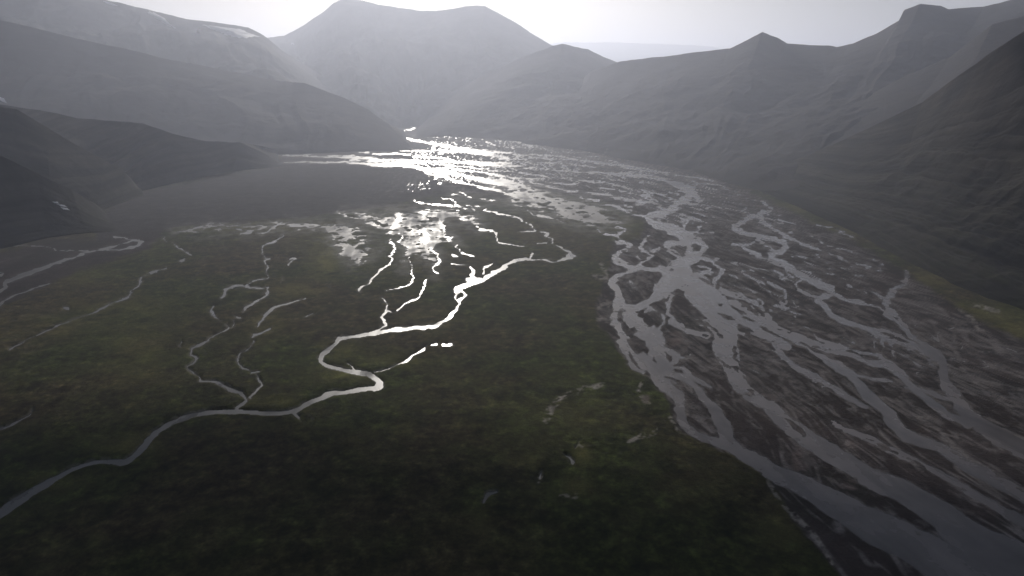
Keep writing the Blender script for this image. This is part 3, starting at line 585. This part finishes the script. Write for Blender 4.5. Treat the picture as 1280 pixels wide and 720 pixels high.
MT['spur'] = mountain('mountain', 'long dim left spur sloping down to the river mouth in front of the snow ridge',
   [(0,-240,-40,4800),(1,-40,15,4900),(2,100,48,5000),(3,200,72,5100),(4,283,88,5200),(5,347,102,5200),(6,380,102,5100),(7,427,122,5000),(8,460,137,4900),(9,485,155,4800),(10,517,187,4550)],
   [(0,-280,230),(3,150,202),(5,340,194),(8,440,190),(10,519,188)], M_mid, nu=460, nv=170, back=1500, amp=55, gully=35, gw=600, seed=31, prof=1.2, sharp=6)
MT['hill'] = mountain('hill', 'dark left hill with a long back running down to the grey plain',
   [(0,-260,95,2700),(1,-100,118,2750),(2,0,131,2800),(3,50,138,2850),(4,95,148,2900),(5,150,152,2950),(6,178,154,3000),(7,215,167,3050),(8,258,177,3180),(9,300,177,3330),(10,325,188,3450),(11,358,207,3550)],
   [(0,-300,330),(2,-30,300),(4,110,262),(6,175,240),(8,240,224),(9,290,214),(11,358,208)], M_near, nu=460, nv=190, back=900, amp=34, gully=30, gw=420, seed=41, slant=.8, bandk=1.0, prof=1.1, sharp=4)
MT['lowhill'] = mountain('hill', 'nearest dark spur at the left edge above the hooked stream',
   [(0,-320,150,1700),(1,-120,165,1800),(2,-40,180,1850),(3,0,193,1900),(4,45,215,1980),(5,90,237,2050),(6,118,255,2120),(7,138,272,2150)],
   [(0,-340,400),(2,-60,334),(3,0,312),(4,60,298),(5,110,292),(7,150,290)], M_near, nu=360, nv=170, back=500, amp=34, gully=14, gw=260, seed=47, slant=.9, prof=1.8, sharp=3, bandk=1.0)
MT['right'] = mountain('mountain', 'hazy right mountain with a small sharp peak and a flat-topped bluff on its crest',
   [(0,700,120,6400),(1,740,88,6100),(2,775,77,5900),(3,820,71,5700),(4,855,67,5500),(5,912,61,5300),(5.5,930,52,5250),(5.9,953,39.5,5200),(6.2,973,48,5200),(6.4,984,55,5200),(7,1040,57,5100),(7.2,1046,58.5,5100),(7.6,1066,54,5100),(8,1095,42,5000),(8.4,1124,26,4950),(8.5,1130,13,4950),(8.8,1150,5.5,4900),(9.2,1176,7,4900),(9.4,1186,11,4850),(10,1230,8,4800),(10.5,1263,0,4700),(11.5,1360,-28,4500),(13,1600,-60,4200)],
   [(0,650,180),(2,720,187),(4,790,203),(6,860,214),(8,930,236),(10,1050,262),(13,1350,330)], M_mid, nu=560, nv=180, back=1800, amp=45, gully=16, gw=620, seed=53, prof=1.6, sharp=4)
MT['rspur'] = mountain('mountain', 'dim spur behind the nearest right slope, falling left from the top right corner',
   [(0,898,214,3900),(1,935,192,3900),(2,965,172,3900),(3,995,150,3900),(4,1040,129,3850),(5,1086,120,3800),(6,1130,97,3750),(7,1187,72,3650),(8,1215,50,3600),(9,1240,30,3500),(10,1290,17,3400),(12,1450,-25,3200)],
   [(0,897,216),(3,930,228),(6,990,250),(9,1090,285),(12,1350,350)], M_mid, nu=420, nv=150, back=900, amp=30, gully=12, gw=360, seed=61, prof=1.5, slant=.4, sharp=4)
MT['rnear'] = mountain('mountain', 'nearest dark mossy slope filling the right edge of the valley',
   [(0,905,217,3350),(1,950,209,3150),(2,996,199,2950),(3,1040,181,2850),(4,1086,160,2750),(5,1153,128,2550),(6,1195,96,2380),(7,1235,68,2200),(8,1285,36,2020),(9,1380,-15,1800),(10,1560,-100,1550),(11,1900,-200,1350)],
   [(0,903,220),(1.5,950,242),(3,1005,265),(4.5,1070,295),(6,1130,328),(7,1195,362),(8,1285,398),(9,1400,450),(10,1600,560),(11,2000,760)], M_near, nu=620, nv=260, back=700, amp=50, gully=12, gw=260, seed=67, prof=1.8, slant=-1.2, sharp=3, bandk=1.3)
MT['foreridge'] = mountain('hill', 'thin rib running down the front of the dark left hill to the grey plain',
   [(0,-160,112,2350),(1,-40,126,2400),(2,20,136,2440),(3,60,160,2480),(4,95,181,2500),(5,130,200,2520),(6,155,216,2540),(7,176,238,2580)],
   [(0,-200,300),(3,60,282),(5,120,266),(7,180,244)], M_near, nu=360, nv=150, back=420, amp=26, gully=20, gw=260, seed=83, slant=.6, prof=1.3, sharp=4, bandk=.8)
# ------------------------------------------------------------------ snow patches lying on the slopes
bpy.context.view_layer.update()
def snow(poly, on, label, lift=2.5):
    o = MT[on]; me = o.data
    vs = np.empty(len(me.vertices)*3, np.float32); me.vertices.foreach_get('co', vs); vs = vs.reshape(-1, 3)
    if 'bvh' not in MT: MT['bvh'] = {}
    if on not in MT['bvh']: MT['bvh'][on] = BVHTree.FromPolygons(vs.tolist(), [tuple(p.vertices) for p in me.polygons])
    T_ = MT['bvh'][on]; P = np.array(poly, float)
    c = P.mean(0); n = len(P); rings = (0, .35, .65, .85, 1.0); m = 40
    k = np.linspace(0, n, m, endpoint=False); i0 = k.astype(int) % n; fr = (k-np.floor(k))[:, None]
    E = P[i0]*(1-fr) + P[(i0+1) % n]*fr
    rs = np.random.RandomState(len(label)); jit = 1+rs.uniform(-.16, .1, m)
    co = []
    for r in rings:
        for j in range(m):
            p = c + (E[j]-c)*r*(jit[j] if r > .5 else 1)
            x, y, z = ray(p[0], p[1]); d = Vector((float(x), float(y), float(z))).normalized()
            h = T_.ray_cast(Vector((0, 0, H)), d)
            if h[0] is None: return None
            up = lift*(1-r**3) - .5*r**6
            co.append((h[0].x, h[0].y, h[0].z+up))
    faces = []
    for a in range(len(rings)-1):
        for j in range(m):
            q = (a*m+j, a*m+(j+1) % m, (a+1)*m+(j+1) % m, (a+1)*m+j)
            faces.append(q)
    me = bpy.data.meshes.new('snow_patch'); me.from_pydata(co, [], faces)
    for p in me.polygons: p.use_smooth = True
    me.update()
    link('snow_patch', me, M_snow, None, label, 'snow patch', 'snow patches left on the slopes')
snow([(182,15),(190,14),(205,22),(214,32),(222,36),(212,34),(200,26)], 'snowridge', 'narrow curved snow streak near the top of the hazy left ridge', 6)
snow([(247,30),(275,33),(300,36),(316,42),(326,46),(310,48),(292,47),(272,40)], 'snowridge', 'broad wedge of snow under the lowest part of the hazy left crest', 8)
snow([(128,1),(138,3),(149,8),(140,7),(132,4)], 'snowridge', 'short snow sliver touching the crest at the top of the frame', 5)
snow([(0,121),(5,123),(9,129),(3,127),(-4,123)], 'spur', 'tiny snow patch at the left edge above the dark hill', 5)
snow([(64,252),(72,252),(75,255),(68,254)], 'lowhill', 'upper of three small pale snow slivers on the dark left hill', 1.5)
snow([(70,255),(80,256),(85,259),(76,258)], 'lowhill', 'middle of three small pale snow slivers on the dark left hill', 1.5)
snow([(75,259),(84,260),(88,263),(79,262)], 'lowhill', 'lowest of three small pale snow slivers on the dark left hill', 1.5)
snow([(363,53.5),(367,53.5),(368,55.5),(364,55.5)], 'peak', 'small white snow speck on the flank of the pointed peak', 8)
# ------------------------------------------------------------------ broken cloud meshes added out of view above the haze to shade the foreground
M_shade_cloud, _t, _b = newmat('shade_cloud'); _b.inputs['Base Color'].default_value = (.82, .83, .85, 1); _b.inputs['Roughness'].default_value = 1.0
def shade_cloud(x, y, rx, ry, h, seed, label):
    nu, nv = 96, 48
    u = np.linspace(0, 2*np.pi, nu)[None, :]; v = np.linspace(-np.pi/2, np.pi/2, nv)[:, None]
    X = np.cos(v)*np.cos(u); Y = np.cos(v)*np.sin(u); Zc = np.sin(v)*np.ones_like(u)
    n = fbm(X*1.4+seed, Y*1.4, 5, .6, z=Zc*1.4+seed*.37+.01)
    k = 1 + .75*n
    co = np.stack([x + rx*X*k, y + ry*Y*k, 2750 + h*np.where(Zc > 0, Zc, Zc*.25)*k], -1)
    co[:, -1] = co[:, 0]
    link('shade_cloud', mesh_from_grid('shade_cloud', co), M_shade_cloud, 'structure', label, None, 'unseen clouds added to shade the foreground')
SHADE_CLOUDS = [(-3300, 7950, 1200, 600), (-1900, 7800, 1150, 580), (-500, 7750, 1150, 580), (-2700, 7050, 1500, 750), (-700, 6900, 1600, 750)]
for i, (x, y, rx, ry) in enumerate(SHADE_CLOUDS):
    shade_cloud(x, y, rx, ry, 260, i*3.7+1, 'unseen cloud high above the head of the valley')
# ------------------------------------------------------------------ haze in the valley air
def haze():
    x0, x1, y0, y1, z0, z1 = -29000, 29000, -3000, 33500, -3.5, 1800
    v = [(x0,y0,z0),(x1,y0,z0),(x1,y1,z0),(x0,y1,z0),(x0,y0,z1),(x1,y0,z1),(x1,y1,z1),(x0,y1,z1)]
    f = [(0,3,2,1),(4,5,6,7),(0,1,5,4),(1,2,6,5),(2,3,7,6),(3,0,4,7)]
    me = bpy.data.meshes.new('haze'); me.from_pydata(v, [], f); me.update()
    m = bpy.data.materials.new('valley haze'); m.use_nodes = True; t = m.node_tree
    for n in list(t.nodes):
        if n.type == 'BSDF_PRINCIPLED': t.nodes.remove(n)
    p = t.nodes.new('ShaderNodeVolumePrincipled'); p.inputs['Density'].default_value = HAZE_DENSITY
    p.inputs['Anisotropy'].default_value = HAZE_G; p.inputs['Color'].default_value = (*HAZE_COL, 1)
    out = [n for n in t.nodes if n.type == 'OUTPUT_MATERIAL'][0]; t.links.new(p.outputs[0], out.inputs['Volume'])
    link('haze', me, m, 'stuff', 'pale grey backlit haze filling the valley')
haze()
